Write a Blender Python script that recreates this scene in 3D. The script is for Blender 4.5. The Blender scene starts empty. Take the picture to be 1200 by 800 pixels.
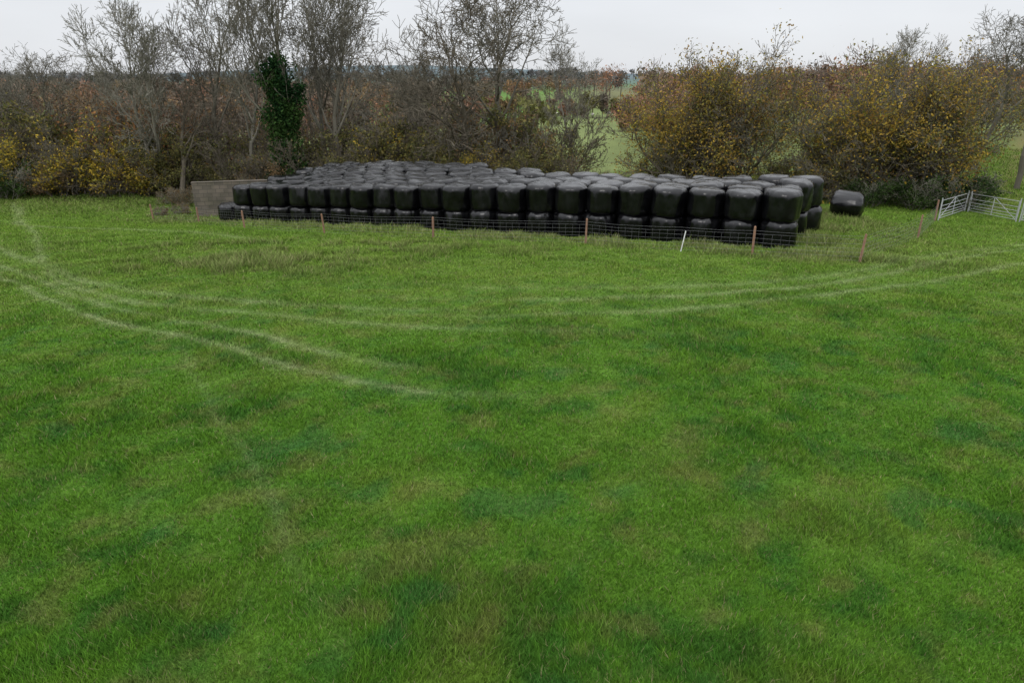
import bpy, math, random
import numpy as np
from mathutils import Vector, Matrix
R = math.radians
scene = bpy.context.scene
scene.view_settings.view_transform = 'Standard'
scene.view_settings.look = 'None'
scene.view_settings.exposure = 0
rs = np.random.RandomState(7)

# ------------------------------------------------------------ helpers
_tab = np.random.RandomState(3).rand(256, 256)
def vnoise(x, y, sc, seed=0):
    x = np.asarray(x, float) / sc + 37.3 * seed + 500.0
    y = np.asarray(y, float) / sc + 91.7 * seed + 500.0
    xi = np.floor(x).astype(int); yi = np.floor(y).astype(int)
    fx = x - xi; fy = y - yi
    fx = fx * fx * (3 - 2 * fx); fy = fy * fy * (3 - 2 * fy)
    a = _tab[xi % 256, yi % 256]; b = _tab[(xi + 1) % 256, yi % 256]
    c = _tab[xi % 256, (yi + 1) % 256]; d = _tab[(xi + 1) % 256, (yi + 1) % 256]
    return (a * (1 - fx) + b * fx) * (1 - fy) + (c * (1 - fx) + d * fx) * fy
def fbm(x, y, sc, seed=0, o=3):
    s = 0; w = 0; a = 1.0
    for i in range(o):
        ca, sa = math.cos(.6 + 1.1 * i), math.sin(.6 + 1.1 * i)
        s = s + a * vnoise(x * ca - y * sa + 3.1 * i, x * sa + y * ca - 1.7 * i, sc / (2.03 ** i), seed + i); w += a; a *= 0.55
    return s / w
def sstep(a, b, x):
    t = np.clip((x - a) / (b - a), 0, 1); return t * t * (3 - 2 * t)
def mixc(c, col, f):
    return c * (1 - f[:, None]) + np.array(col)[None, :] * f[:, None]

def make_mesh(name, verts, faces_flat, nper, cols=None, mats=None, matidx=None, smooth=False):
    me = bpy.data.meshes.new(name)
    verts = np.asarray(verts, np.float32)
    if not isinstance(faces_flat, (list, tuple)):
        faces_flat = [faces_flat]
    loops = np.concatenate([f.reshape(-1) for f in faces_flat]).astype(np.int32)
    tot = np.concatenate([np.full(len(f), f.shape[1]) for f in faces_flat]).astype(np.int32)
    start = np.concatenate([[0], np.cumsum(tot)[:-1]]).astype(np.int32)
    me.vertices.add(len(verts)); me.vertices.foreach_set('co', verts.ravel())
    me.loops.add(len(loops)); me.loops.foreach_set('vertex_index', loops)
    me.polygons.add(len(tot)); me.polygons.foreach_set('loop_start', start)
    me.polygons.foreach_set('loop_total', tot)
    if matidx is not None:
        me.polygons.foreach_set('material_index', np.asarray(matidx, np.int32))
    me.polygons.foreach_set('use_smooth', np.full(len(tot), smooth, dtype=bool))
    if cols is not None:
        ca = me.color_attributes.new('Col', 'FLOAT_COLOR', 'POINT')
        c4 = np.ones((len(verts), 4), np.float32); c4[:, :3] = cols
        ca.data.foreach_set('color', c4.ravel())
    for m in (mats or []):
        me.materials.append(m)
    me.update(calc_edges=True)
    return me
def add_obj(name, me, loc=(0, 0, 0), rot=(0, 0, 0), scale=(1, 1, 1), parent=None):
    o = bpy.data.objects.new(name, me)
    scene.collection.objects.link(o)
    o.location = loc; o.rotation_euler = rot; o.scale = scale
    if parent: o.parent = parent
    return o

# ------------------------------------------------------------ materials
def new_mat(name):
    m = bpy.data.materials.new(name); m.use_nodes = True
    nt = m.node_tree; b = nt.nodes['Principled BSDF']
    return m, nt, b
def attr_mat(name, rough=0.7, spec=0.3, noise=None):
    m, nt, b = new_mat(name)
    a = nt.nodes.new('ShaderNodeAttribute'); a.attribute_name = 'Col'
    src = a.outputs['Color']
    if noise:
        tc = nt.nodes.new('ShaderNodeNewGeometry')
        n = nt.nodes.new('ShaderNodeTexNoise'); n.inputs['Scale'].default_value = noise
        n.inputs['Detail'].default_value = 5
        nt.links.new(tc.outputs['Position'], n.inputs['Vector'])
        mr = nt.nodes.new('ShaderNodeMapRange')
        mr.inputs['From Min'].default_value = 0.3; mr.inputs['From Max'].default_value = 0.7
        mr.inputs['To Min'].default_value = 0.6; mr.inputs['To Max'].default_value = 1.35
        nt.links.new(n.outputs['Fac'], mr.inputs['Value'])
        vm = nt.nodes.new('ShaderNodeVectorMath'); vm.operation = 'SCALE'
        nt.links.new(src, vm.inputs[0]); nt.links.new(mr.outputs['Result'], vm.inputs['Scale'])
        src = vm.outputs['Vector']
    nt.links.new(src, b.inputs['Base Color'])
    b.inputs['Roughness'].default_value = rough
    b.inputs['Specular IOR Level'].default_value = spec
    return m
def diff_mat(name, trans=0.0):
    m, nt, b = new_mat(name)
    a = nt.nodes.new('ShaderNodeAttribute'); a.attribute_name = 'Col'
    d = nt.nodes.new('ShaderNodeBsdfDiffuse'); nt.links.new(a.outputs['Color'], d.inputs['Color'])
    out = d.outputs[0]
    if trans:
        t = nt.nodes.new('ShaderNodeBsdfTranslucent'); nt.links.new(a.outputs['Color'], t.inputs['Color'])
        mx = nt.nodes.new('ShaderNodeMixShader'); mx.inputs[0].default_value = trans
        nt.links.new(d.outputs[0], mx.inputs[1]); nt.links.new(t.outputs[0], mx.inputs[2]); out = mx.outputs[0]
    nt.links.new(out, nt.nodes['Material Output'].inputs['Surface']); nt.nodes.remove(b)
    return m
M_ground = attr_mat('ground_turf', 0.95, 0.1, noise=14)
M_grass = diff_mat('grass_blades')
M_bark = diff_mat('bark')
M_leaf = diff_mat('leaves', .25)

def simple_mat(name, col, rough=0.6, metal=0, nscale=8, amt=0.3, bump=0.0, stretch=(1, 1, 1)):
    m, nt, b = new_mat(name)
    tc = nt.nodes.new('ShaderNodeTexCoord'); mp = nt.nodes.new('ShaderNodeMapping')
    mp.inputs['Scale'].default_value = stretch
    nt.links.new(tc.outputs['Object'], mp.inputs['Vector'])
    n = nt.nodes.new('ShaderNodeTexNoise'); n.inputs['Scale'].default_value = nscale
    n.inputs['Detail'].default_value = 8
    nt.links.new(mp.outputs['Vector'], n.inputs['Vector'])
    cr = nt.nodes.new('ShaderNodeValToRGB')
    cr.color_ramp.elements[0].position = 0.3; cr.color_ramp.elements[1].position = 0.7
    cr.color_ramp.elements[0].color = (*[c * (1 - amt) for c in col], 1)
    cr.color_ramp.elements[1].color = (*[min(1, c * (1 + amt)) for c in col], 1)
    nt.links.new(n.outputs['Fac'], cr.inputs['Fac']); nt.links.new(cr.outputs['Color'], b.inputs['Base Color'])
    b.inputs['Roughness'].default_value = rough; b.inputs['Metallic'].default_value = metal
    if bump:
        bp = nt.nodes.new('ShaderNodeBump'); bp.inputs['Strength'].default_value = bump
        bp.inputs['Distance'].default_value = 0.02
        nt.links.new(n.outputs['Fac'], bp.inputs['Height']); nt.links.new(bp.outputs['Normal'], b.inputs['Normal'])
    return m

# ------------------------------------------------------------ terrain
CAMZ = 7.5
O = np.array([9.5, 24.1]); UX = np.array([-.881, .473]); PV = np.array([.473, .881]); SP = 1.35
def base(x, y):
    yc = np.clip(y, 0, None)
    zl = 3.1 - 0.0021 * np.minimum(yc, 36) ** 2
    u = np.clip(yc - 36, 0, 6)
    zl = zl - (0.151 * u - 0.151 * u * u / 12)
    v = np.clip(yc - 23.5, 0, None)
    zr = 3.1 - 0.0021 * np.minimum(yc, 23.5) ** 2 - 1.386 * (1 - np.exp(-v / 14))
    f = sstep(-1, 10, x)
    return zl * (1 - f) + zr * f
def gz(x, y):
    y = np.asarray(y, float); x = np.asarray(x, float)
    z = base(x, y)
    a = (x - O[0]) * UX[0] + (y - O[1]) * UX[1]; p = (x - O[0]) * PV[0] + (y - O[1]) * PV[1]
    f = sstep(-1.2, .0, p) * (1 - sstep(8, 13, p)) * sstep(-4, -1, a) * (1 - sstep(29, 34, a))
    zf = base(O[0] + UX[0] * a, O[1] + UX[1] * a) + (-.01 + .06 * sstep(6, 20, a)) * np.clip(p, 0, 8)
    z = z * (1 - f) + zf * f
    near = (1 - sstep(42, 60, y))
    z = z + (fbm(x, y, 7, 11) - .5) * 0.22 * near * (1 - f) + (fbm(x, y, 0.8, 21, 2) - .5) * 0.04 * near * (1 - f)
    z = z + 2.4 * sstep(24, 34, x) * sstep(36, 58, y) * (1 - sstep(70, 130, y))
    z = z + (fbm(x, y, 90, 5) - .5) * 3.0 * sstep(70, 200, y)
    far = sstep(500, 1500, y)
    z = z + far * (12 + 34 * fbm(x, y, 650, 9, 2) * np.exp(-((x + 260) / 420) ** 2) )
    return z
def gzf(x, y): return float(gz(np.array([x]), np.array([y]))[0])

tracks = [
 ([(-18,21.5),(-14,18.1),(-9.4,14.2),(-6.7,12.6),(-4.6,11.3),(-2.83,10.3),(-1.63,9.85),(-1.07,9.66),(.9,9.5)], .085, .75),
 ([(-19,22.8),(-15.2,19.8),(-10.25,15.65),(-7.3,13.8),(-4.4,12.2),(-2.55,11.1),(-.6,10.4)], .10, .6),
 ([(-32.8,45),(-25.7,35.7),(-20.5,29),(-16.6,23.5),(-12.6,18.1),(-9.1,15.5),(-5.6,14.2),(-2.6,13.3),(0,13),(4,12.6)], .13, .55),
 ([(-34.5,44),(-27.6,34.9),(-22.6,29),(-18.8,24.3),(-14.6,20.5),(-10.6,17.1),(-6,15.3),(-2.6,14.6),(2,14.6)], .16, .55),
 ([(-31,43),(-24,33.5),(-17,30.5),(-12,28),(-9,25)], .25, .5),
 ([(20,22),(15.6,20.2),(11.5,17.8),(7.2,15.8),(3.9,14.7),(0,14.1),(-4,14.2)], .14, .48),
 ([(24,26),(18,23.5),(12.3,19.9),(7.8,17.1),(4.2,16),(1,15.6),(-4,15.9)], .16, .48),
 ([(26,28.5),(19,24.8),(13,21.4),(9,18.6),(5.5,17.2),(1,16.8),(-4,17.5)], .22, .35),
 ([(-6.2,11.8),(-4.5,9.1),(-2.9,6.7),(-2.4,5.8),(-1.4,4.3)], .06, .25),
]
def catmull(P, n=5):
    P = [np.array(p, float) for p in P]; P = [2 * P[0] - P[1]] + P + [2 * P[-1] - P[-2]]
    out = []
    for i in range(1, len(P) - 2):
        for k in range(n):
            t = k / n
            out.append(.5 * ((2 * P[i]) + (-P[i-1] + P[i+1]) * t + (2*P[i-1] - 5*P[i] + 4*P[i+1] - P[i+2]) * t*t + (-P[i-1] + 3*P[i] - 3*P[i+1] + P[i+2]) * t**3))
    out.append(P[-2]); return out
TX0, TY0, TD = -36.0, 0.0, 0.06
tnx, tny = int(72 / TD), int(47 / TD)
tgx, tgy = np.meshgrid(TX0 + np.arange(tnx) * TD, TY0 + np.arange(tny) * TD, indexing='ij')
wob = (fbm(tgx, tgy, 1.5, 35) - .5) * .18
tmap = np.zeros((tnx, tny), np.float32)
for P, w, s in tracks:
    C = catmull(P); dm = np.full((tnx, tny), 99.0, np.float32); sm = np.zeros((tnx, tny), np.float32)
    nC = len(C)
    for ci, (a, b) in enumerate(zip(C[:-1], C[1:])):
        x0 = min(a[0], b[0]) - 1; x1 = max(a[0], b[0]) + 1; y0 = min(a[1], b[1]) - 1; y1 = max(a[1], b[1]) + 1
        i0 = max(0, int((x0 - TX0) / TD)); i1 = min(tnx, int((x1 - TX0) / TD) + 1)
        j0 = max(0, int((y0 - TY0) / TD)); j1 = min(tny, int((y1 - TY0) / TD) + 1)
        if i1 <= i0 or j1 <= j0: continue
        gx = tgx[i0:i1, j0:j1] + wob[i0:i1, j0:j1]; gy = tgy[i0:i1, j0:j1] + wob[i0:i1, j0:j1]
        d = b - a; L = d @ d + 1e-9
        t = np.clip(((gx - a[0]) * d[0] + (gy - a[1]) * d[1]) / L, 0, 1)
        dd = np.hypot(gx - a[0] - t * d[0], gy - a[1] - t * d[1])
        sub = dm[i0:i1, j0:j1]; upd = dd < sub
        sub[upd] = dd[upd]; ss_ = sm[i0:i1, j0:j1]
        ss_[upd] = min(1.0, (nC - ci) / (nC * .35))
    tmap = np.maximum(tmap, s * sm * (np.exp(-(dm / w) ** 2) * .85 + .22 * np.exp(-(dm / (w * 2.6)) ** 2)))
tmap *= (0.1 + 1.5 * fbm(tgx, tgy, .7, 31)).clip(0, 1.15)
def track(x, y):
    i = np.clip(((x - TX0) / TD).astype(int), 0, tnx - 1); j = np.clip(((y - TY0) / TD).astype(int), 0, tny - 1)
    return tmap[i, j]
def rough_zone(x, y):
    a = (x - O[0]) * UX[0] + (y - O[1]) * UX[1]; p = (x - O[0]) * PV[0] + (y - O[1]) * PV[1]
    f = sstep(-3.8, -2.4, p) * sstep(-8, -1, a) * (1 - sstep(30, 38, a)) * (1 - sstep(8, 12, p))
    c = np.exp(-(((x + 8.5) / 4.0) ** 2 + ((y - 20.5) / 2.0) ** 2)) * sstep(.42, .58, fbm(x, y, 1.0, 41))
    c2 = np.exp(-(((x + 6) / 10.0) ** 2 + ((y - 24) / 3.0) ** 2)) * sstep(.46, .62, fbm(x, y, .9, 46)) * .9
    e = sstep(39, 45, y) * (1 - sstep(60, 70, y)) * (1 - sstep(24, 28, x) * .6)
    return np.clip(np.maximum(np.maximum(f * sstep(.3, .6, fbm(x, y, 1.2, 43)), np.maximum(c * 1.4, c2)), e * .5), 0, 1)
def grass_col(x, y):
    n = len(x)
    n0 = fbm(x, y, .16, 2, 2); n1 = fbm(x, y, 0.5, 1); n2 = fbm(x, y, 1.6, 4); n3 = fbm(x, y, 8, 8)
    c = np.tile(np.array([.074, .166, .016]), (n, 1))
    c = mixc(c, (.034, .110, .017), sstep(.42, .68, n0 * .35 + n1 * .4 + n2 * .25) * .75)
    c = mixc(c, (.125, .190, .028), sstep(.46, .68, fbm(x, y, 1.2, 14) * .6 + n3 * .4) * .6)
    c = mixc(c, (.16, .155, .05), sstep(.56, .76, fbm(x, y, .4, 17)) * .4)
    c = mixc(c, (.030, .11, .028), sstep(.72, .82, fbm(x, y, .6, 19, 2)) * .5)
    c = mixc(c, (.135, .208, .034), sstep(9, 23, y) * .62)
    c = mixc(c, (.15, .165, .065), rough_zone(x, y) * .6)
    c = mixc(c, (.25, .29, .14), np.clip(track(x, y) * .95, 0, 1))
    return c
def axis(dense0, dense1, step, far0, far1):
    a = list(np.arange(dense0, dense1, step)); s = step; v = dense1
    while v < far1: a.append(v); s *= 1.13; v += s
    a.append(far1); s = step; v = dense0 - step; pre = []
    while v > far0: pre.append(v); s *= 1.13; v -= s
    pre.append(far0); return np.array(pre[::-1] + a)
ax = axis(-36, 36, .2, -4000, 4000); ay = axis(0, 50, .2, -600, 5000)
GX, GY = np.meshgrid(ax, ay, indexing='ij'); gx = GX.ravel(); gy = GY.ravel()
gzv = gz(gx, gy)
gc = grass_col(gx, gy) * 0.8
gc = mixc(gc, (.075, .06, .03), sstep(.5, .8, fbm(gx, gy, .3, 51)) * .25 * (1 - sstep(45, 60, gy)))
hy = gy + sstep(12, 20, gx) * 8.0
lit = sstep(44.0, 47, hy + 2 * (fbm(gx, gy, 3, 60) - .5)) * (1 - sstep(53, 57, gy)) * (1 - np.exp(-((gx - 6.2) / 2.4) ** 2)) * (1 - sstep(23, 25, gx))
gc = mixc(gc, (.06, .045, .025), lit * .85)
fld = sstep(50, 58, gy)
pf = vnoise(gx, gy, 140, 71)
fc = mixc(np.tile(np.array([.085, .165, .03]), (len(gx), 1)), (.13, .16, .055), sstep(.4, .6, pf))
fc = mixc(fc, (.10, .085, .05), sstep(.55, .65, pf) * .6 * sstep(200, 260, gy))
fc = fc * (.7 + .6 * fbm(gx, gy, 5, 73))[:, None]
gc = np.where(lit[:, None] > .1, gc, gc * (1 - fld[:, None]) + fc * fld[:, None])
gc = mixc(gc, (.10, .13, .15), sstep(350, 1000, gy) * .95)  # distance haze put into the vertex colour: far ground tinted blue-grey
def lanex(y): return 25.6 + (y - 36) * .75
ln = np.exp(-((gx - lanex(gy)) / 1.1) ** 2) * sstep(33, 38, gy) * (1 - sstep(120, 160, gy))
gc = mixc(gc, (.17, .12, .06), ln * .5 * (.5 + fbm(gx, gy, .8, 75)))
nx, ny = len(ax), len(ay)
idx = np.arange(nx * ny).reshape(nx, ny)
F = np.stack([idx[:-1, :-1], idx[1:, :-1], idx[1:, 1:], idx[:-1, 1:]], -1).reshape(-1, 4)
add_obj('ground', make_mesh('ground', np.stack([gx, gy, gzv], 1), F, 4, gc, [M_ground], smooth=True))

# ------------------------------------------------------------ grass blades
N = 1700000
Y = np.exp(rs.uniform(math.log(3.0), math.log(52), N)); X = rs.uniform(-1, 1, N) * (0.8 * Y + 2.0)
a_ = (X - O[0]) * UX[0] + (Y - O[1]) * UX[1]; p_ = (X - O[0]) * PV[0] + (Y - O[1]) * PV[1]
keep = ~((a_ > -.3) & (a_ < 27.5) & (p_ > -.4) & (p_ < 4 + sstep(12, 22, a_) * 4))
X = X[keep]; Y = Y[keep]; N = len(X)
rz = rough_zone(X, Y); tk = track(X, Y)
cl = fbm(X, Y, .4, 1); cl2 = fbm(X, Y, 1.6, 4)
h = (.018 + .045 * cl + .03 * sstep(.45, .7, cl2)) * (1 + .014 * Y) * rs.uniform(.5, 1.25, N)
h = h * (1 + rz * 2.0) * (1 - .5 * np.clip(tk, 0, 1))
w = (.0017 + .0005 * Y) * rs.uniform(.6, 1.3, N)
ang = 6.28 * 1.6 * fbm(X, Y, 1.3, 77) + rs.normal(0, 1.8, N)
lean = h * rs.uniform(.2, 1.1, N)
wa = rs.uniform(0, 6.283, N)
B = np.stack([X, Y, gz(X, Y) - .006], 1)
wv = np.stack([np.cos(wa) * w, np.sin(wa) * w, 0 * w], 1)
T = B + np.stack([np.cos(ang) * lean, np.sin(ang) * lean, h], 1)
V = np.empty((N, 3, 3), np.float32); V[:, 0] = B - wv; V[:, 1] = B + wv; V[:, 2] = T
C = grass_col(X, Y) * rs.uniform(.55, 1.6, N)[:, None]
straw = rs.rand(N) < (.04 + .10 * rz)
C[straw] = np.array([.24, .22, .11]) * rs.uniform(.6, 1.2, straw.sum())[:, None]
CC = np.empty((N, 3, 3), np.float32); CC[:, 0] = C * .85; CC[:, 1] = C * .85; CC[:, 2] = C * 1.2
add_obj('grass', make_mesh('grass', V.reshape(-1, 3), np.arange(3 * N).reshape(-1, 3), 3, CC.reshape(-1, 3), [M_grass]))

# ------------------------------------------------------------ trees
def nrm(a):
    l = math.sqrt(a[0]**2 + a[1]**2 + a[2]**2) + 1e-9; return (a[0]/l, a[1]/l, a[2]/l)
def branch_dir(rng, d, ang):
    az = rng.uniform(0, 6.283)
    u = (0, 0, 1) if abs(d[2]) < .9 else (1, 0, 0)
    s = nrm((d[1]*u[2]-d[2]*u[1], d[2]*u[0]-d[0]*u[2], d[0]*u[1]-d[1]*u[0]))
    t = (d[1]*s[2]-d[2]*s[1], d[2]*s[0]-d[0]*s[2], d[0]*s[1]-d[1]*s[0])
    ca, sa = math.cos(ang), math.sin(ang); cz, sz = math.cos(az), math.sin(az)
    return nrm(tuple(d[i]*ca + (s[i]*cz + t[i]*sz)*sa for i in range(3)))
def grow(S, A, rng, p, d, L, r, lev, P):
    n = P['n'][lev]; last = lev == len(P['n']) - 1
    r0 = r; st = L / n
    for i in range(n):
        wd = P['wander'] * (1 + .4 * lev)
        d = nrm((d[0] + rng.gauss(0, wd), d[1] + rng.gauss(0, wd), d[2] + rng.gauss(0, wd) + P['trop'][lev]))
        q = (p[0]+d[0]*st, p[1]+d[1]*st, p[2]+d[2]*st)
        r1 = r0 * (1 - (i + 1) / n * (1 - P['end']))
        S.append((*p, *q, r, r1, lev))
        p = q; r = r1
        if lev >= P['leaflev']: A.append(q)
        if not last and (i + 1) / n > P['start'][lev]:
            k = P['kids'][lev]; k = int(k) + (rng.random() < k - int(k))
            for _ in range(k):
                fr = (i + 1) / n
                cd = branch_dir(rng, d, R(rng.uniform(*P['ang'])))
                grow(S, A, rng, p, cd, L * P['ratio'] * rng.uniform(.65, 1.15) * (1.15 - .45 * fr), max(r * .6, .006), lev + 1, P)
    if not last:
        for _ in range(2):
            grow(S, A, rng, p, branch_dir(rng, d, R(rng.uniform(8, 28))), L * P['ratio'] * rng.uniform(.6, .9), r * .85, lev + 1, P)
def wood_mesh(S, barkcol, rs2, twigw=.013):
    S = np.array(S); p = S[:, :3]; q = S[:, 3:6]; r0 = S[:, 6]; r1 = S[:, 7]; lev = S[:, 8]
    r0 = np.maximum(r0, twigw); r1 = np.maximum(r1, twigw * .7)
    d = q - p; L = np.linalg.norm(d, axis=1, keepdims=True) + 1e-9; d = d / L
    q = q + d * (r1[:, None] * .4)
    up = np.where(np.abs(d[:, 2:3]) < .9, np.array([[0, 0, 1.]]), np.array([[1., 0, 0]]))
    s = np.cross(d, up); s /= np.linalg.norm(s, axis=1, keepdims=True); t = np.cross(d, s)
    VV = []; FF = []; CC = []; off = 0
    for n, m in ((8, lev <= 0), (5, lev == 1), (3, lev >= 2)):
        if m.sum() == 0: continue
        k = m.sum(); an = np.arange(n) / n * 6.283
        ring = np.cos(an)[None, :, None] * s[m][:, None] + np.sin(an)[None, :, None] * t[m][:, None]
        a = p[m][:, None] + ring * r0[m][:, None, None]; b = q[m][:, None] + ring * r1[m][:, None, None]
        VV.append(np.concatenate([a, b], 1).reshape(-1, 3))
        bb = off + np.arange(k)[:, None] * 2 * n; j = np.arange(n)[None]
        FF.append(np.stack([bb + j, bb + (j + 1) % n, bb + n + (j + 1) % n, bb + n + j], -1).reshape(-1, 4))
        c = np.array(barkcol)[None] * rs2.uniform(.7, 1.3, (k, 1)) 
        CC.append(np.repeat(c, 2 * n, axis=0)); off += k * 2 * n
    return np.concatenate(VV), np.concatenate(FF), np.concatenate(CC)
def quads(P, size, rs2, asp=(.6, 1.0), upbias=0.0):
    k = len(P); a = rs2.normal(size=(k, 3)); a[:, 2] += upbias * 2; a /= np.linalg.norm(a, axis=1, keepdims=True)
    b = np.cross(a, rs2.normal(size=(k, 3))); b /= np.linalg.norm(b, axis=1, keepdims=True)
    sz = size * rs2.uniform(.5, 1.3, (k, 1)); a = a * sz; b = b * sz * rs2.uniform(asp[0], asp[1], (k, 1))
    V = np.stack([P - a, P + b * .6 - a * .1, P + a, P - b * .6 - a * .1], 1)
    return V.reshape(-1, 3), np.arange(4 * k).reshape(-1, 4)
def leaf_cols(P, pal, rs2, sc=1.4):
    pal = np.array(pal); k = len(P)
    f = fbm(P[:, 0] + P[:, 2] * .7, P[:, 1] + P[:, 2] * .9, sc, 3, 2)
    i = np.clip(((f - .25) * 2.0 * len(pal) + rs2.normal(0, .6, k)), 0, len(pal) - 1).astype(int)
    return pal[i] * rs2.uniform(.6, 1.35, (k, 1))
HT = {}
def tree_mesh(name, stems, P, bark, seed, nleaf=0, lsize=.1, pal=None, spread=.3, twigw=.013, ivy=None):
    rng = random.Random(seed); rs2 = np.random.RandomState(seed); S = []; A = []
    for (p, d, L, r) in stems: grow(S, A, rng, p, nrm(d), L, r, 0, P)
    V, Fw, Cw = wood_mesh(S, bark, rs2, twigw)
    H = float(np.percentile(V[:, 2], 99.8))
    if nleaf or ivy:
        PP = []; CL = []
        if nleaf:
            A = np.array(A)
            g = fbm(A[:, 0] + 9 + A[:, 2], A[:, 1] - A[:, 2] * .8, 1.6, seed % 40, 2)
            wgt = sstep(.36, .62, g) + .04; wgt *= (1.15 - .55 * A[:, 2] / H); wgt /= wgt.sum()
            Pn = A[rs2.choice(len(A), nleaf, p=wgt)] + rs2.normal(0, spread, (nleaf, 3)) * .5
            Pn[:, 2] = np.maximum(Pn[:, 2], .1)
            PP.append(Pn); CL.append(leaf_cols(Pn, pal, rs2))
        if ivy:
            SA = np.array([s for s in S if s[8] <= 1 and s[5] < ivy[0] and math.hypot(s[3], s[4]) < 1.3])
            n = ivy[1]; wt = 1 / (1 + 3 * SA[:, 8]); ii = rs2.choice(len(SA), n, p=wt / wt.sum())
            t = rs2.rand(n, 1); Pc = SA[ii, :3] * (1 - t) + SA[ii, 3:6] * t
            rad = ivy[2] * (1 - .5 * SA[ii, 8])[:, None] * (.45 + 1.1 * vnoise(Pc[:, 2], Pc[:, 0], 1.1, 4))[:, None] * (1.25 - .6 * Pc[:, 2:3] / ivy[0])
            dd = rs2.normal(size=(n, 3)); dd /= np.linalg.norm(dd, axis=1, keepdims=True)
            Pi = Pc + dd * rad * rs2.rand(n, 1) ** .4
            PP.append(Pi); CL.append(leaf_cols(Pi, [(.014, .038, .014), (.024, .055, .017), (.04, .08, .022)], rs2))
        Pn = np.concatenate(PP); c = np.concatenate(CL)
        Vl, Fl = quads(Pn, lsize, rs2)
        Fl = Fl + len(V); mi = np.concatenate([np.zeros(len(Fw)), np.ones(len(Fl))])
        V = np.concatenate([V, Vl]); C = np.concatenate([Cw, np.repeat(c, 4, axis=0)]); Fs = np.concatenate([Fw, Fl])
    else:
        C = Cw; Fs = Fw; mi = np.zeros(len(Fw))
    me = make_mesh(name, V, Fs, 4, C, [M_bark, M_leaf], mi); HT[me.name] = H
    return me

P_tall = dict(n=[7, 5, 4, 3, 2], kids=[2.0, 1.3, 1.1, .9], start=[.3, .25, .2, .1], ang=(25, 55), ratio=.57, wander=.08,
              trop=[.06, .12, .09, .07, .05], end=.3, leaflev=3)
P_spread = dict(P_tall, start=[.4, .25, .2, .1], ang=(32, 68), trop=[.02, .09, .09, .06, .04], ratio=.64, wander=.12)
P_ivy = dict(P_tall, wander=.04)
P_shrub = dict(n=[5, 4, 3, 3], kids=[1.5, 1.2, 1.1], start=[.15, .1, .1], ang=(20, 50), ratio=.5, wander=.11,
               trop=[.05, .08, .06, .04], end=.35, leaflev=1)
P_field = dict(n=[5, 4, 4, 3], kids=[2.0, 1.5, 1.2], start=[.15, .15, .1], ang=(25, 60), ratio=.54, wander=.11,
               trop=[.05, .05, .04, .02], end=.35, leaflev=2)
BK1 = (.13, .12, .095); BK2 = (.115, .10, .077); BK3 = (.17, .16, .13)
def ms(rng, n, L, r, out, rad=.5):
    o = []
    for i in range(n):
        a = 6.283 * i / n + rng.uniform(-.4, .4); k = rng.uniform(.3, 1) * out
        o.append(((math.cos(a) * rad * rng.random(), math.sin(a) * rad * rng.random(), -.15), (math.cos(a) * k, math.sin(a) * k, 1), L * rng.uniform(.7, 1.1), r))
    return o
rg = random.Random(5)
OCH = [(.29, .185, .045), (.36, .245, .045), (.24, .19, .045), (.17, .16, .05), (.25, .14, .04)]
YEL = [(.40, .29, .045), (.31, .245, .04), (.19, .18, .04), (.44, .31, .045)]
OLV = [(.115, .12, .042), (.16, .155, .053), (.19, .16, .056), (.09, .095, .036)]
BRN = [(.19, .13, .07), (.22, .14, .066), (.16, .115, .064), (.11, .095, .056)]
RUS = [(.24, .11, .055), (.27, .13, .055), (.19, .115, .058), (.16, .10, .06)]
GRN = [(.045, .08, .022), (.06, .095, .028), (.03, .055, .018)]
T = {}
T['ash1'] = tree_mesh('bare_tree_a', [((0, 0, -.2), (.03, 0, 1), 8.6, .2)], P_tall, BK1, 11, twigw=.014)
T['ash2'] = tree_mesh('bare_tree_b', [((0, 0, -.2), (-.14, .05, 1), 7.8, .17), ((.3, .2, -.2), (.26, 0, 1), 6.8, .14)], P_tall, BK3, 23, twigw=.014)
T['ash3'] = tree_mesh('bare_tree_c', [((0, 0, -.2), (.1, .05, 1), 8.2, .18)], P_tall, BK3, 29, twigw=.014)
T['oak'] = tree_mesh('bare_oak', [((0, 0, -.2), (-.05, 0, 1), 7.6, .27)], P_spread, BK2, 37, twigw=.015)
T['oak2'] = tree_mesh('bare_oak_b', [((0, 0, -.2), (.1, 0, 1), 7.2, .22)], P_spread, BK1, 45, twigw=.014)
T['ivy'] = tree_mesh('ivy_tree', [((0, 0, -.2), (.02, 0, 1), 8.8, .24)], P_ivy, BK1, 52, lsize=.10, ivy=(8.3, 15000, 1.2), twigw=.014)
T['och1'] = tree_mesh('ochre_tree_a', ms(rg, 6, 5.4, .11, .42), P_field, BK2, 61, 11500, .08, OCH, .65)
T['och2'] = tree_mesh('ochre_tree_b', ms(rg, 6, 5.0, .11, .55), P_field, BK2, 67, 10500, .08, YEL[1:3] + OCH[:4], .65)
T['och3'] = tree_mesh('ochre_tree_c', ms(rg, 6, 5.2, .10, .5), P_field, BK1, 69, 8500, .08, [OCH[1], OLV[1], OCH[0], OLV[2], YEL[2]], .65)
T['yel'] = tree_mesh('yellow_bush', ms(rg, 7, 3.0, .06, .7), P_field, BK2, 71, 7000, .085, YEL, .45)
SH = []
for k, (pal, nl, nm) in enumerate([(OLV, 4500, 'olive'), (BRN, 4500, 'brown'), (RUS, 3800, 'russet'), (OLV, 1800, 'sparse'), (GRN, 7000, 'ivy_green'), (BRN, 900, 'bare'), (YEL[:3] + OLV[:1], 3500, 'gold')]):
    SH.append(tree_mesh('shrub_' + nm, ms(rg, 8, 2.7, .045, .8, .8), P_shrub, [BK2, BK3, BK1][k % 3], 80 + k, nl, .08, pal, .45, twigw=.011))

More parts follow.
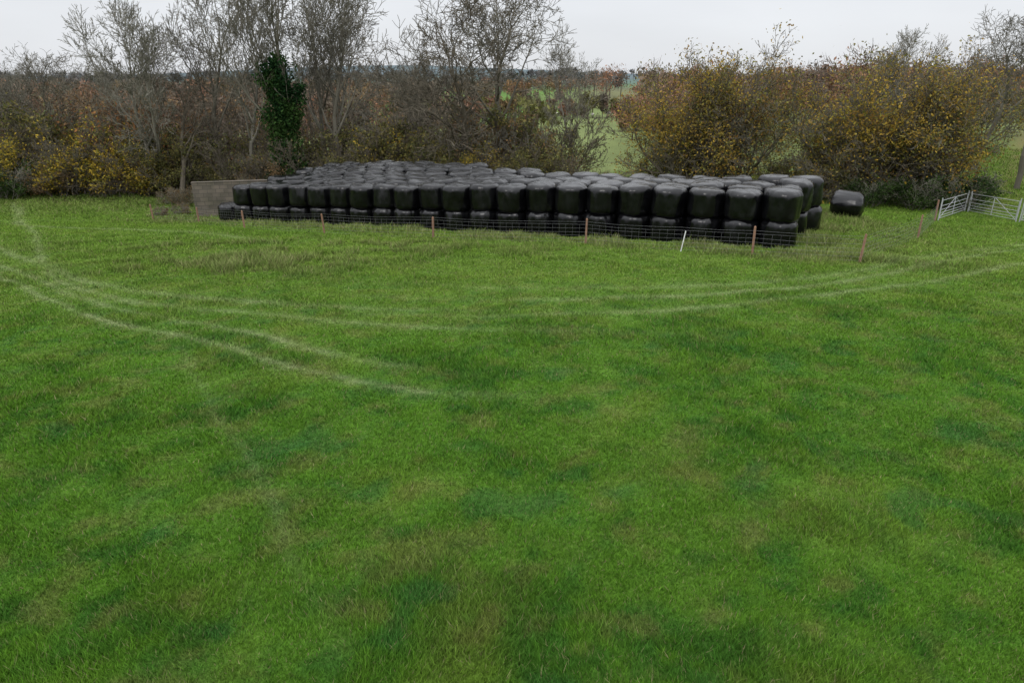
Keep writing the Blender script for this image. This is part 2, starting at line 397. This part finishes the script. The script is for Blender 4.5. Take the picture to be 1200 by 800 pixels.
def put(name, key, x, y, H, rz=None, wd=1.0):
    me = T[key] if isinstance(key, str) else key
    s = H / HT[me.name]
    return add_obj(name, me, (x, y, gzf(x, y)), (0, 0, rg.uniform(0, 6.28) if rz is None else rz), (s * wd, s * wd, s))
for x, y, s, k in [(-25.0, 49, 12.5, 'ash2'), (-20.5, 50, 16.5, 'ash1'), (-18.0, 48.5, 15.0, 'ash3'), (-12.0, 49.5, 16.5, 'ash1'),
                   (-32.5, 50, 9.8, 'oak2'), (-29, 53, 9.8, 'ash3'), (-22.4, 47, 9.5, 'oak'), (-37, 52, 9.0, 'ash2'), (-14, 52, 15.0, 'ash2'),
                   (4.4, 50.5, 10.8, 'ash3'), (30.6, 42, 12.8, 'ash1'), (31, 47, 10, 'oak2'), (27.5, 52, 9.5, 'ash2'),
                   (-6.5, 53, 9.3, 'ash2')]:
    put('bare_tree', k, x, y, s)
put('bare_oak_tree', 'oak', -3.0, 49.5, 13.6, 1.0, 1.1); put('bare_oak_tree', 'oak2', .4, 50.5, 14.4, 2.2, 1.1)
put('ivy_clad_tree', 'ivy', -15.0, 47.0, 15.5, .5)
for x, y, s, k, wd in [(10.4, 42.5, 7.2, 'och2', .95), (12.3, 42, 8.9, 'och1', 1.0), (13.9, 43, 8.0, 'och3', 1.0),
                   (18.6, 39.8, 7.0, 'och3', 1.0), (20.3, 38.3, 7.8, 'och2', .95), (22.2, 37.8, 8.1, 'och1', 1.0), (23.6, 38.8, 7.4, 'och3', 1.0)]:
    put('autumn_maple_tree', k, x, y, s, None, wd)
for x, y, s in [(-28.2, 48.6, 5.2), (-30.8, 48.2, 4.0), (-7.8, 48.6, 4.6), (-3.2, 46.5, 3.4), (-25.4, 48, 4.0), (-35, 48.5, 4.4)]:
    put('yellow_hazel_bush', 'yel', x, y, s)
hedge = bpy.data.objects.new('hedgerow', None); scene.collection.objects.link(hedge)
x = -46.0
while x < 24.0:
    for row, (yy, sc) in enumerate([(47.2, .95), (50.5, 1.3)]):
        X_ = x + rg.uniform(-.8, .8); Y_ = yy + rg.uniform(-.9, .9) + (1.2 if X_ < -18 else 0)
        if X_ > 9: Y_ -= min(8.5, (X_ - 9) * .8)
        if abs(X_ - 6.5) < 2.3: continue
        if X_ > 8 and row == 1 and rg.random() < .5: continue
        if X_ > 18: ks = [0, 1, 1, 3, 5]
        elif X_ < -20: ks = [0, 1, 2, 5, 1, 6, 4]
        else: ks = [0, 0, 3, 1, 5, 3, 1, 0]
        k = rg.choice(ks); s = sc * rg.uniform(.75, 1.2) * (.75 if X_ > 9 else 1)
        add_obj('shrub_part', SH[k], (X_, Y_, gzf(X_, Y_)), (0, 0, rg.uniform(0, 6.28)), (s, s, s * rg.uniform(.85, 1.15)), hedge)
    x += 1.8
for x_, y_, s in [(23.2, 36.2, .55), (21.3, 36.4, .5), (24.8, 37.2, .5), (19.3, 37, .45), (6.3, 49, .25), (-21, 44, .3), (-22, 44.5, .3), (-19.6, 40.6, .2), (-20.6, 40.2, .16), (-17.5, 45.5, .45), (-34, 46.5, .6), (-37, 46, .7), (17, 39, .4),
                  (1.5, 46.2, .7), (-.5, 46.5, .75), (3.2, 46.4, .6), (-5.5, 46.5, .7), (-10, 46.5, .7)]:
    add_obj('bramble_part', SH[4 if .4 < s < .7 and x_ > 6 or x_ < -30 else (0 if s > .6 else 1)], (x_, y_, gzf(x_, y_)), (0, 0, rg.uniform(0, 6.28)), (s * 1.3, s * 1.3, s), hedge)
for i in range(14):
    y_ = 60 + rg.uniform(-2, 4); x_ = 26 + i * 2.4; s = rg.uniform(1.0, 1.5)
    if abs(x_ - lanex(y_)) < 3: continue
    add_obj('shrub_part', SH[rg.choice([1, 2, 5, 0])], (x_, y_, gzf(x_, y_)), (0, 0, rg.uniform(0, 6.28)), (s, s, s), hedge)

def woodland(name, locs, seed, nq, size):
    r2 = np.random.RandomState(seed); VV = []; CCc = []; segs = []
    for (x, y, H, pal) in locs:
        nb = r2.randint(5, 9); Wd = H * r2.uniform(.32, .48)
        cen = np.stack([r2.normal(0, Wd * .5, nb), r2.normal(0, Wd * .5, nb), H * r2.uniform(.3, .85, nb)], 1)
        rad = Wd * r2.uniform(.4, .75, nb)
        b = r2.randint(0, nb, nq); dd = r2.normal(size=(nq, 3)); dd /= np.linalg.norm(dd, axis=1, keepdims=True)
        P = cen[b] + dd * (rad[b] * r2.rand(nq) ** .5)[:, None] * np.array([1, 1, .8]); P[:, 2] = np.clip(P[:, 2], .1, H)
        g = gzf(x, y); P += np.array([x, y, g])
        half = nq // 2
        v1, _ = quads(P[:half], size, r2, (.6, 1)); v2, _ = quads(P[half:], size * 2.4, r2, (.07, .14), .8)
        VV += [v1, v2]
        c = np.array(pal[r2.randint(len(pal))]) * .5 + np.array(pal[0]) * .5
        c = c * r2.uniform(.75, 1.2); cc = c[None] * r2.uniform(.55, 1.4, (nq, 1)); cc[half:] = cc[half:] * .6 + np.array([.12, .105, .095]) * .4
        CCc.append(np.repeat(cc, 4, axis=0))
        segs.append((x, y, g - .3, x + r2.normal(0, .3), y, g + H * .7, H * .022, H * .008, 1))
    V = np.concatenate(VV); Fq = np.arange(len(V)).reshape(-1, 4)
    Vw, Fw, Cw = wood_mesh(segs, BK2, r2)
    mi = np.zeros(len(Fq) + len(Fw))
    add_obj(name, make_mesh(name, np.concatenate([V, Vw]), np.concatenate([Fq, Fw + len(V)]), 4, np.concatenate([np.concatenate(CCc), Cw]), [M_bark], mi))
GB = [(.14, .11, .085), (.175, .125, .09), (.155, .13, .095)]
DR = [(.22, .12, .08), (.26, .135, .075), (.17, .11, .075)]
DO = [(.27, .16, .075), (.23, .135, .07), (.18, .13, .075)]
locs = []
for i in range(95):
    x = rg.uniform(-75, -8); y = rg.uniform(57, 85)
    locs.append((x, y, rg.uniform(6.0, 8.2), rg.choice([GB, GB, DR, BRN])))
for i in range(75):
    x = rg.uniform(14, 85); y = rg.uniform(64, 95)
    if abs(x - lanex(y)) < 5: continue
    locs.append((x, y, rg.uniform(5.6, 7.8), rg.choice([GB, DO, DR, DO])))
woodland('woodland', locs, 5, 900, .17)
locs = []
for i in range(440):
    y = rg.uniform(110, 330); x = rg.uniform(-.95, .95) * y
    u = x / y
    if -.1 < u < .19 and y < 235: continue
    if u > .1: H = 7.5 + y * .012 + rg.uniform(-1, 1.6)
    else: H = 7.2 + y * .003 + rg.uniform(-1.5, 1)
    locs.append((x, y, H, rg.choice([DR, DO, GB, DR, BRN] if u > 0 else [GB, GB, DR, BRN])))
for yh in (100, 140, 190):
    for k in range(26):
        x = (-.15 + .36 * k / 25) * yh * 1.05
        if yh == 100 and .04 < x / yh < .16: continue
        locs.append((x, yh + rg.uniform(-2, 2) + x * .15, rg.uniform(1.8, 3.0) + (rg.random() < .3) * 2.5, rg.choice([OLV, GB, BRN, DR])))
woodland('distant_woodland', locs, 9, 380, .42)
locs = []
for i in range(500):
    y = rg.uniform(420, 900); x = rg.uniform(-.95, .95) * y
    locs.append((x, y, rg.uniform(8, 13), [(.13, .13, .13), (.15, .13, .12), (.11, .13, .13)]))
woodland('far_treeline', locs, 13, 110, 1.5)

# ------------------------------------------------------------ silage bales
def bale_mat():
    m, nt, b = new_mat('black_bale_wrap')
    tc = nt.nodes.new('ShaderNodeTexCoord')
    oi = nt.nodes.new('ShaderNodeObjectInfo')
    add = nt.nodes.new('ShaderNodeVectorMath'); add.operation = 'ADD'
    sc = nt.nodes.new('ShaderNodeVectorMath'); sc.operation = 'SCALE'
    cb = nt.nodes.new('ShaderNodeCombineXYZ')
    for k in range(3): nt.links.new(oi.outputs['Random'], cb.inputs[k])
    nt.links.new(cb.outputs[0], sc.inputs[0]); sc.inputs['Scale'].default_value = 20
    nt.links.new(tc.outputs['Object'], add.inputs[0]); nt.links.new(sc.outputs[0], add.inputs[1])
    mp = nt.nodes.new('ShaderNodeMapping'); mp.inputs['Scale'].default_value = (1, 1, .3)
    nt.links.new(add.outputs[0], mp.inputs['Vector'])
    n = nt.nodes.new('ShaderNodeTexNoise'); n.inputs['Scale'].default_value = 3.5; n.inputs['Detail'].default_value = 2.5
    n.inputs['Distortion'].default_value = .8
    nt.links.new(mp.outputs[0], n.inputs['Vector'])
    bp = nt.nodes.new('ShaderNodeBump'); bp.inputs['Strength'].default_value = .4; bp.inputs['Distance'].default_value = .05
    nt.links.new(n.outputs['Fac'], bp.inputs['Height']); nt.links.new(bp.outputs[0], b.inputs['Normal'])
    n2 = nt.nodes.new('ShaderNodeTexNoise'); n2.inputs['Scale'].default_value = 3; n2.inputs['Detail'].default_value = 6
    nt.links.new(add.outputs[0], n2.inputs['Vector'])
    cr = nt.nodes.new('ShaderNodeValToRGB')
    cr.color_ramp.elements[0].color = (.002, .002, .0025, 1); cr.color_ramp.elements[1].color = (.007, .007, .008, 1)
    cr.color_ramp.elements[0].position = .4; cr.color_ramp.elements[1].position = .75
    nt.links.new(n2.outputs['Fac'], cr.inputs['Fac']); nt.links.new(cr.outputs[0], b.inputs['Base Color'])
    mr = nt.nodes.new('ShaderNodeMapRange'); mr.inputs['To Min'].default_value = .12; mr.inputs['To Max'].default_value = .3
    nt.links.new(n2.outputs['Fac'], mr.inputs['Value']); nt.links.new(mr.outputs[0], b.inputs['Roughness'])
    b.inputs['Specular IOR Level'].default_value = .42
    return m
M_bale = bale_mat()
def bale_mesh(name, seed, h=1.05, rad=.65, barrel=.03, rc=.19):
    r2 = np.random.RandomState(seed); nseg = 56
    prof = []
    prof.append((.0, .0)); prof.append((rad * .45, .0))
    for k in range(7):
        a = R(-90 + 90 * k / 6); prof.append((rad - rc + rc * math.cos(a) , rc + rc * math.sin(a)))
    for k in range(1, 8): prof.append((rad, rc + (h - 2 * rc) * k / 8))
    for k in range(7):
        a = R(90 * k / 6); prof.append((rad - rc + rc * math.cos(a), h - rc + rc * math.sin(a)))
    prof.append((rad * .45, h + .03)); prof.append((0, h + .02))
    prof = np.array(prof); zz = prof[:, 1] / h
    prof[:, 0] *= 1 + barrel * np.sin(np.pi * np.clip(zz, 0, 1)) - barrel
    th = np.arange(nseg) / nseg * 2 * np.pi
    ph = r2.uniform(0, 6.28, 8)
    Rr = prof[:, 0][:, None] * (1 + .018 * np.sin(2 * th + ph[0]) + .012 * np.sin(3 * th + ph[1]) + .008 * np.sin(5 * th + ph[2]))[None]
    sh = np.exp(-((zz - .88) / .12) ** 2) + np.exp(-((zz - .12) / .12) ** 2)
    pl = (np.abs(np.sin(7 * th + ph[3] + .8 * np.sin(3 * th + ph[4]))) - .5) * .035
    Rr = Rr + sh[:, None] * pl[None] * (prof[:, 0][:, None] > .3)
    cyc = 3.0
    dn = vnoise(np.cos(th)[None] * cyc + 0 * zz[:, None] + 10 * seed, np.sin(th)[None] * cyc + zz[:, None] * 1.6, 1, seed)
    Rr = Rr + (dn - .5) * .055 * (prof[:, 0][:, None] > .3)
    Xv = Rr * np.cos(th); Yv = Rr * np.sin(th); Zv = prof[:, 1][:, None] + 0 * th[None]
    top = (zz > .93)
    Zv = Zv + top[:, None] * (vnoise(Xv * 3, Yv * 3, 1, seed + 3) - .5) * .07
    V = np.stack([Xv, Yv, Zv], -1).reshape(-1, 3); n = len(prof)
    I = np.arange(n * nseg).reshape(n, nseg); J = np.roll(I, -1, 1)
    Fq = np.stack([I[:-1], J[:-1], J[1:], I[1:]], -1).reshape(-1, 4)
    return make_mesh(name, V, Fq, 4, None, [M_bale], smooth=True)
BU = [bale_mesh('bale_upper_%d' % i, i + 1, h=1.08) for i in range(6)]
BL = [bale_mesh('bale_lower_%d' % i, i + 11, h=1.02, rad=.655, barrel=.06) for i in range(5)]
stack = bpy.data.objects.new('silage_bale_stack', None); scene.collection.objects.link(stack)
def bale_pair(x, y, upper=True, n=2):
    z = gzf(x, y) - .03
    t = (rg.uniform(-.03, .03), rg.uniform(-.03, .03), rg.uniform(0, 6.28))
    add_obj('bale_lower', rg.choice(BL), (x, y, z), t, (1, 1, 1), stack)
    if upper:
        t = (rg.uniform(-.05, .05), rg.uniform(-.05, .05), rg.uniform(0, 6.28)); s = rg.uniform(.97, 1.03)
        add_obj('bale_upper', rg.choice(BU), (x + rg.uniform(-.07, .07), y + rg.uniform(-.07, .07), z + .98), t, (s, s, rg.uniform(.95, 1.07)), stack)
for row in range(7):
    sh = [0, .12, -.05, -.3, .3, .1, .3][row]
    i0 = [0, 0, 0, 0, 9, 12, 15][row]
    for i in range(i0, 21):
        if row in (1, 3, 5) and i == 20: continue
        p = O + UX * SP * (i + sh) + PV * 1.26 * row
        bale_pair(p[0] + rg.uniform(-.04, .04), p[1] + rg.uniform(-.05, .05))
p = O + UX * SP * 20.95; bale_pair(p[0], p[1], False)
bx, by = 14.75, 30.2
loose = bale_mesh('loose_bale', 31, h=1.3, rad=.66, barrel=.05, rc=.3)
add_obj('silage_bale', loose, (bx - .55, by + .35, gzf(bx, by) + .56), (R(90), 0, R(58)), (1.08, .92, 1.0))

# ------------------------------------------------------------ fence
M_post = simple_mat('weathered_wood', (.22, .12, .075), .85, 0, 5, .4, .4, (8, 8, 1))
M_postw = simple_mat('white_plastic_post', (.7, .7, .68), .5, 0, 6, .1)
M_wire = simple_mat('galvanised_wire', (.20, .20, .20), .6, .5, 20, .2)
M_galv = simple_mat('galvanised_steel', (.42, .43, .44), .5, .35, 12, .15)
fence = bpy.data.objects.new('stock_fence', None); scene.collection.objects.link(fence)
def tube(V, Fq, a, b, r, n=6, r2=None):
    a = Vector(a); b = Vector(b); d = (b - a).normalized(); q = d.to_track_quat('Z', 'Y'); bb = len(V)
    for P, rr in ((a, r), (b, r2 or r)):
        for k in range(n):
            an = 6.2832 * k / n; V.append(tuple(P + q @ Vector((math.cos(an) * rr, math.sin(an) * rr, 0))))
    for k in range(n): Fq.append((bb + k, bb + (k + 1) % n, bb + n + (k + 1) % n, bb + n + k))
    if n >= 6:
        Fq.append(tuple(bb + n - 1 - k for k in range(n))); Fq.append(tuple(bb + n + k for k in range(n)))
def tube_mesh(name, lst, mat, n=6):
    V = []; Fq = []
    for t in lst: tube(V, Fq, *t[:3], n, *(t[3:]))
    me = bpy.data.meshes.new(name); me.from_pydata(V, [], Fq); me.materials.append(mat); me.update(); return me
posts = [(-20.0, 38.0), (-16.2, 35.2), (-12.3, 31.2), (-8.0, 28.9), (-3.16, 27.0), (2.72, 24.9), (5.74, 22.9), (7.9, 22.0), (10.85, 20.8), (16.0, 26.6), (20.0, 32.2)]
for i, (x, y) in enumerate(posts):
    z = gzf(x, y); lx = rg.uniform(-.07, .07); ly = rg.uniform(-.06, .06); H = .88 + rg.uniform(-.06, .08)
    if i == 6:
        me = tube_mesh('white_post', [((x, y, z - .2), (x + .14, y, z + .7), .018)], M_postw)
    else:
        rr = rg.uniform(.038, .048)
        me = tube_mesh('post', [((x, y, z - .2), (x + lx, y + ly, z + H), rr, rr * .9), ((x + lx, y + ly, z + H - .001), (x + lx, y + ly, z + H + .03), rr * .9, .015)], M_post, 8)
    add_obj('post_%d' % i, me, parent=fence)
wires = []
for i in range(len(posts) - 1):
    (x0, y0), (x1, y1) = posts[i], posts[i + 1]; L = math.hypot(x1 - x0, y1 - y0); n = max(2, int(L / 1.2))
    for h in (.08, .2, .33, .46, .6, .74, .84):
        sg = rg.uniform(0, .05)
        for k in range(n):
            a = k / n; b = (k + 1) / n
            xa, ya = x0 + (x1 - x0) * a, y0 + (y1 - y0) * a; xb, yb = x0 + (x1 - x0) * b, y0 + (y1 - y0) * b
            wires.append(((xa, ya - .06, gzf(xa, ya) + h - sg * math.sin(math.pi * a)), (xb, yb - .06, gzf(xb, yb) + h - sg * math.sin(math.pi * b)), .0022))
    m = int(L / .25)
    for k in range(m):
        a = k / m; xa, ya = x0 + (x1 - x0) * a, y0 + (y1 - y0) * a; z = gzf(xa, ya)
        wires.append(((xa, ya - .06, z + .08), (xa + rg.uniform(-.02, .02), ya - .06, z + .74), .0018))
add_obj('wire_netting', tube_mesh('wire_netting', wires, M_wire, 4), parent=fence)

def gate(a, b):
    g = []; za = gzf(*a) + .08; zb = gzf(*b) + .08
    def P(t, h): return (a[0] + (b[0] - a[0]) * t, a[1] + (b[1] - a[1]) * t, za + (zb - za) * t + h)
    for h in (.02, .14, .27, .42, .60, .86): g.append((P(0, h), P(1, h), .014))
    for t in (0, .5, 1): g.append((P(t, .0), P(t, .87), .018))
    g.append((P(0, .02), P(.5, .86), .012)); g.append((P(1, .02), P(.5, .86), .012))
    for t in (-.02, 1.02): g.append((P(t, -.3), P(t, .98), .025))
    add_obj('metal_hurdle_gate', tube_mesh('metal_hurdle_gate', g, M_galv, 8))
gate((20.3, 32.4), (23.4, 35.4)); gate((23.5, 35.2), (23.35, 31.6)); gate((23.5, 31.4), (25.0, 28.0))

def brick_mat():
    m, nt, b = new_mat('concrete_block')
    tc = nt.nodes.new('ShaderNodeTexCoord'); sp = nt.nodes.new('ShaderNodeSeparateXYZ'); cb = nt.nodes.new('ShaderNodeCombineXYZ')
    nt.links.new(tc.outputs['Object'], sp.inputs[0])
    ad = nt.nodes.new('ShaderNodeMath'); ad.operation = 'ADD'
    nt.links.new(sp.outputs['X'], ad.inputs[0]); nt.links.new(sp.outputs['Y'], ad.inputs[1])
    nt.links.new(ad.outputs[0], cb.inputs['X']); nt.links.new(sp.outputs['Z'], cb.inputs['Y'])
    br = nt.nodes.new('ShaderNodeTexBrick'); br.inputs['Scale'].default_value = 1
    br.inputs['Brick Width'].default_value = .45; br.inputs['Row Height'].default_value = .225; br.inputs['Mortar Size'].default_value = .012
    br.inputs['Color1'].default_value = (.16, .135, .11, 1); br.inputs['Color2'].default_value = (.11, .095, .08, 1); br.inputs['Mortar'].default_value = (.07, .065, .055, 1)
    nt.links.new(cb.outputs[0], br.inputs['Vector'])
    n = nt.nodes.new('ShaderNodeTexNoise'); n.inputs['Scale'].default_value = 1.7; n.inputs['Detail'].default_value = 8
    nt.links.new(tc.outputs['Object'], n.inputs['Vector'])
    mx = nt.nodes.new('ShaderNodeMix'); mx.data_type = 'RGBA'; mx.blend_type = 'MULTIPLY'; mx.inputs[0].default_value = .8
    cr = nt.nodes.new('ShaderNodeValToRGB'); cr.color_ramp.elements[0].position = .3; cr.color_ramp.elements[1].position = .65
    cr.color_ramp.elements[0].color = (.45, .5, .4, 1); cr.color_ramp.elements[1].color = (1.0, .97, .93, 1)
    nt.links.new(n.outputs['Fac'], cr.inputs[0]); nt.links.new(br.outputs['Color'], mx.inputs['A']); nt.links.new(cr.outputs[0], mx.inputs['B'])
    nt.links.new(mx.outputs['Result'], b.inputs['Base Color']); b.inputs['Roughness'].default_value = .95
    return m
import bmesh
def boxmesh(name, parts, mat, bev=.015):
    bm = bmesh.new()
    for (cx, cy, cz, sx, sy, sz) in parts:
        r = bmesh.ops.create_cube(bm, size=1)
        bmesh.ops.scale(bm, vec=(sx, sy, sz), verts=r['verts']); bmesh.ops.translate(bm, vec=(cx, cy, cz), verts=r['verts'])
    bmesh.ops.bevel(bm, geom=bm.edges[:], offset=bev, segments=2, affect='EDGES')
    me = bpy.data.meshes.new(name); bm.to_mesh(me); bm.free(); me.materials.append(mat); return me
wz = gzf(-17, 39.2)
add_obj('concrete_block_wall', boxmesh('concrete_block_wall', [(3.5, 0, .8, 7.0, .22, 2.3), (3.5, 0, 1.975, 7.04, .27, .05)], brick_mat()), (-18.2, 39.4, wz - .05), (0, 0, R(14)))

M_wool = simple_mat('wool', (.6, .57, .5), .95, 0, 12, .15); M_face = simple_mat('sheep_face', (.08, .07, .06), .9)
def sheep_mesh():
    bm = bmesh.new()
    def ell(c, s, sub=2):
        r = bmesh.ops.create_icosphere(bm, subdivisions=sub, radius=1)
        for v in r['verts']:
            v.co = Vector((v.co.x * s[0] + c[0], v.co.y * s[1] + c[1], v.co.z * s[2] * (1.1 if v.co.z > 0 else .85) + c[2]))
        return r['verts']
    ell((0, 0, .62), (.5, .25, .26), 3); ell((-.48, 0, .62), (.08, .05, .12)); ell((.47, 0, .66), (.18, .13, .17))
    nb = len(bm.faces)
    ell((.68, 0, .62), (.16, .075, .085)); ell((.6, .11, .68), (.03, .07, .025)); ell((.6, -.11, .68), (.03, .07, .025))
    for sx, sy in ((.3, .13), (.3, -.13), (-.32, .13), (-.32, -.13)):
        r = bmesh.ops.create_cone(bm, segments=8, radius1=.032, radius2=.055, depth=.48, cap_ends=True)
        bmesh.ops.translate(bm, vec=(sx, sy, .24), verts=r['verts'])
    bm.faces.ensure_lookup_table()
    for i, f in enumerate(bm.faces):
        f.smooth = True; f.material_index = 0 if i < nb else 1
    me = bpy.data.meshes.new('sheep'); bm.to_mesh(me); bm.free(); me.materials.append(M_wool); me.materials.append(M_face); return me
SM = sheep_mesh()
for x, y in [(5, 150), (9, 146), (13, 152), (20, 148), (26, 152), (24, 145), (16, 143)]:
    add_obj('sheep', SM, (x, y, gzf(x, y)), (0, 0, rg.uniform(0, 6.28)), (1.1, 1.1, 1.1))

# ------------------------------------------------------------ world and sun (overcast)
w = bpy.data.worlds.new('World'); scene.world = w; w.use_nodes = True
nt = w.node_tree; bg = nt.nodes['Background']
sky = nt.nodes.new('ShaderNodeTexSky'); sky.sky_type = 'NISHITA'; sky.sun_disc = False
sky.sun_elevation = R(38); sky.sun_rotation = R(200)
tc = nt.nodes.new('ShaderNodeTexCoord'); sp = nt.nodes.new('ShaderNodeSeparateXYZ'); nt.links.new(tc.outputs['Generated'], sp.inputs[0])
cr = nt.nodes.new('ShaderNodeValToRGB')
cr.color_ramp.elements[0].position = 0.0; cr.color_ramp.elements[0].color = (.80, .82, .86, 1)
cr.color_ramp.elements[1].position = 1.0; cr.color_ramp.elements[1].color = (2.45, 2.50, 2.6, 1)
e = cr.color_ramp.elements.new(.15); e.color = (.88, .90, .94, 1)
nt.links.new(sp.outputs['Z'], cr.inputs[0])
mp = nt.nodes.new('ShaderNodeMapping'); mp.inputs['Scale'].default_value = (1, 1, 4); nt.links.new(tc.outputs['Generated'], mp.inputs[0])
nz = nt.nodes.new('ShaderNodeTexNoise'); nz.inputs['Scale'].default_value = 2.2; nz.inputs['Detail'].default_value = 5
nt.links.new(mp.outputs[0], nz.inputs['Vector'])
mr = nt.nodes.new('ShaderNodeMapRange'); mr.inputs['From Min'].default_value = .3; mr.inputs['From Max'].default_value = .7
mr.inputs['To Min'].default_value = .93; mr.inputs['To Max'].default_value = 1.05; nt.links.new(nz.outputs['Fac'], mr.inputs['Value'])
vs = nt.nodes.new('ShaderNodeVectorMath'); vs.operation = 'SCALE'; nt.links.new(cr.outputs[0], vs.inputs[0]); nt.links.new(mr.outputs[0], vs.inputs['Scale'])
ss = nt.nodes.new('ShaderNodeVectorMath'); ss.operation = 'SCALE'; ss.inputs['Scale'].default_value = .1; nt.links.new(sky.outputs[0], ss.inputs[0])
mx = nt.nodes.new('ShaderNodeMix'); mx.data_type = 'RGBA'; mx.inputs[0].default_value = .93
nt.links.new(ss.outputs[0], mx.inputs['A']); nt.links.new(vs.outputs[0], mx.inputs['B'])
nt.links.new(mx.outputs['Result'], bg.inputs['Color']); bg.inputs['Strength'].default_value = 1.0
sl = bpy.data.lights.new('sun', 'SUN'); sl.energy = .8; sl.angle = R(25); sl.color = (1, .97, .93)
so = bpy.data.objects.new('sun', sl); scene.collection.objects.link(so)
so.rotation_euler = (R(52), 0, R(-20))

cam = bpy.data.cameras.new('camera'); co = bpy.data.objects.new('camera', cam); scene.collection.objects.link(co)
co.location = (0, 0, CAMZ); co.rotation_euler = (R(69), 0, 0); cam.lens = 24; cam.sensor_width = 36
cam.clip_start = .1; cam.clip_end = 10000
scene.camera = co
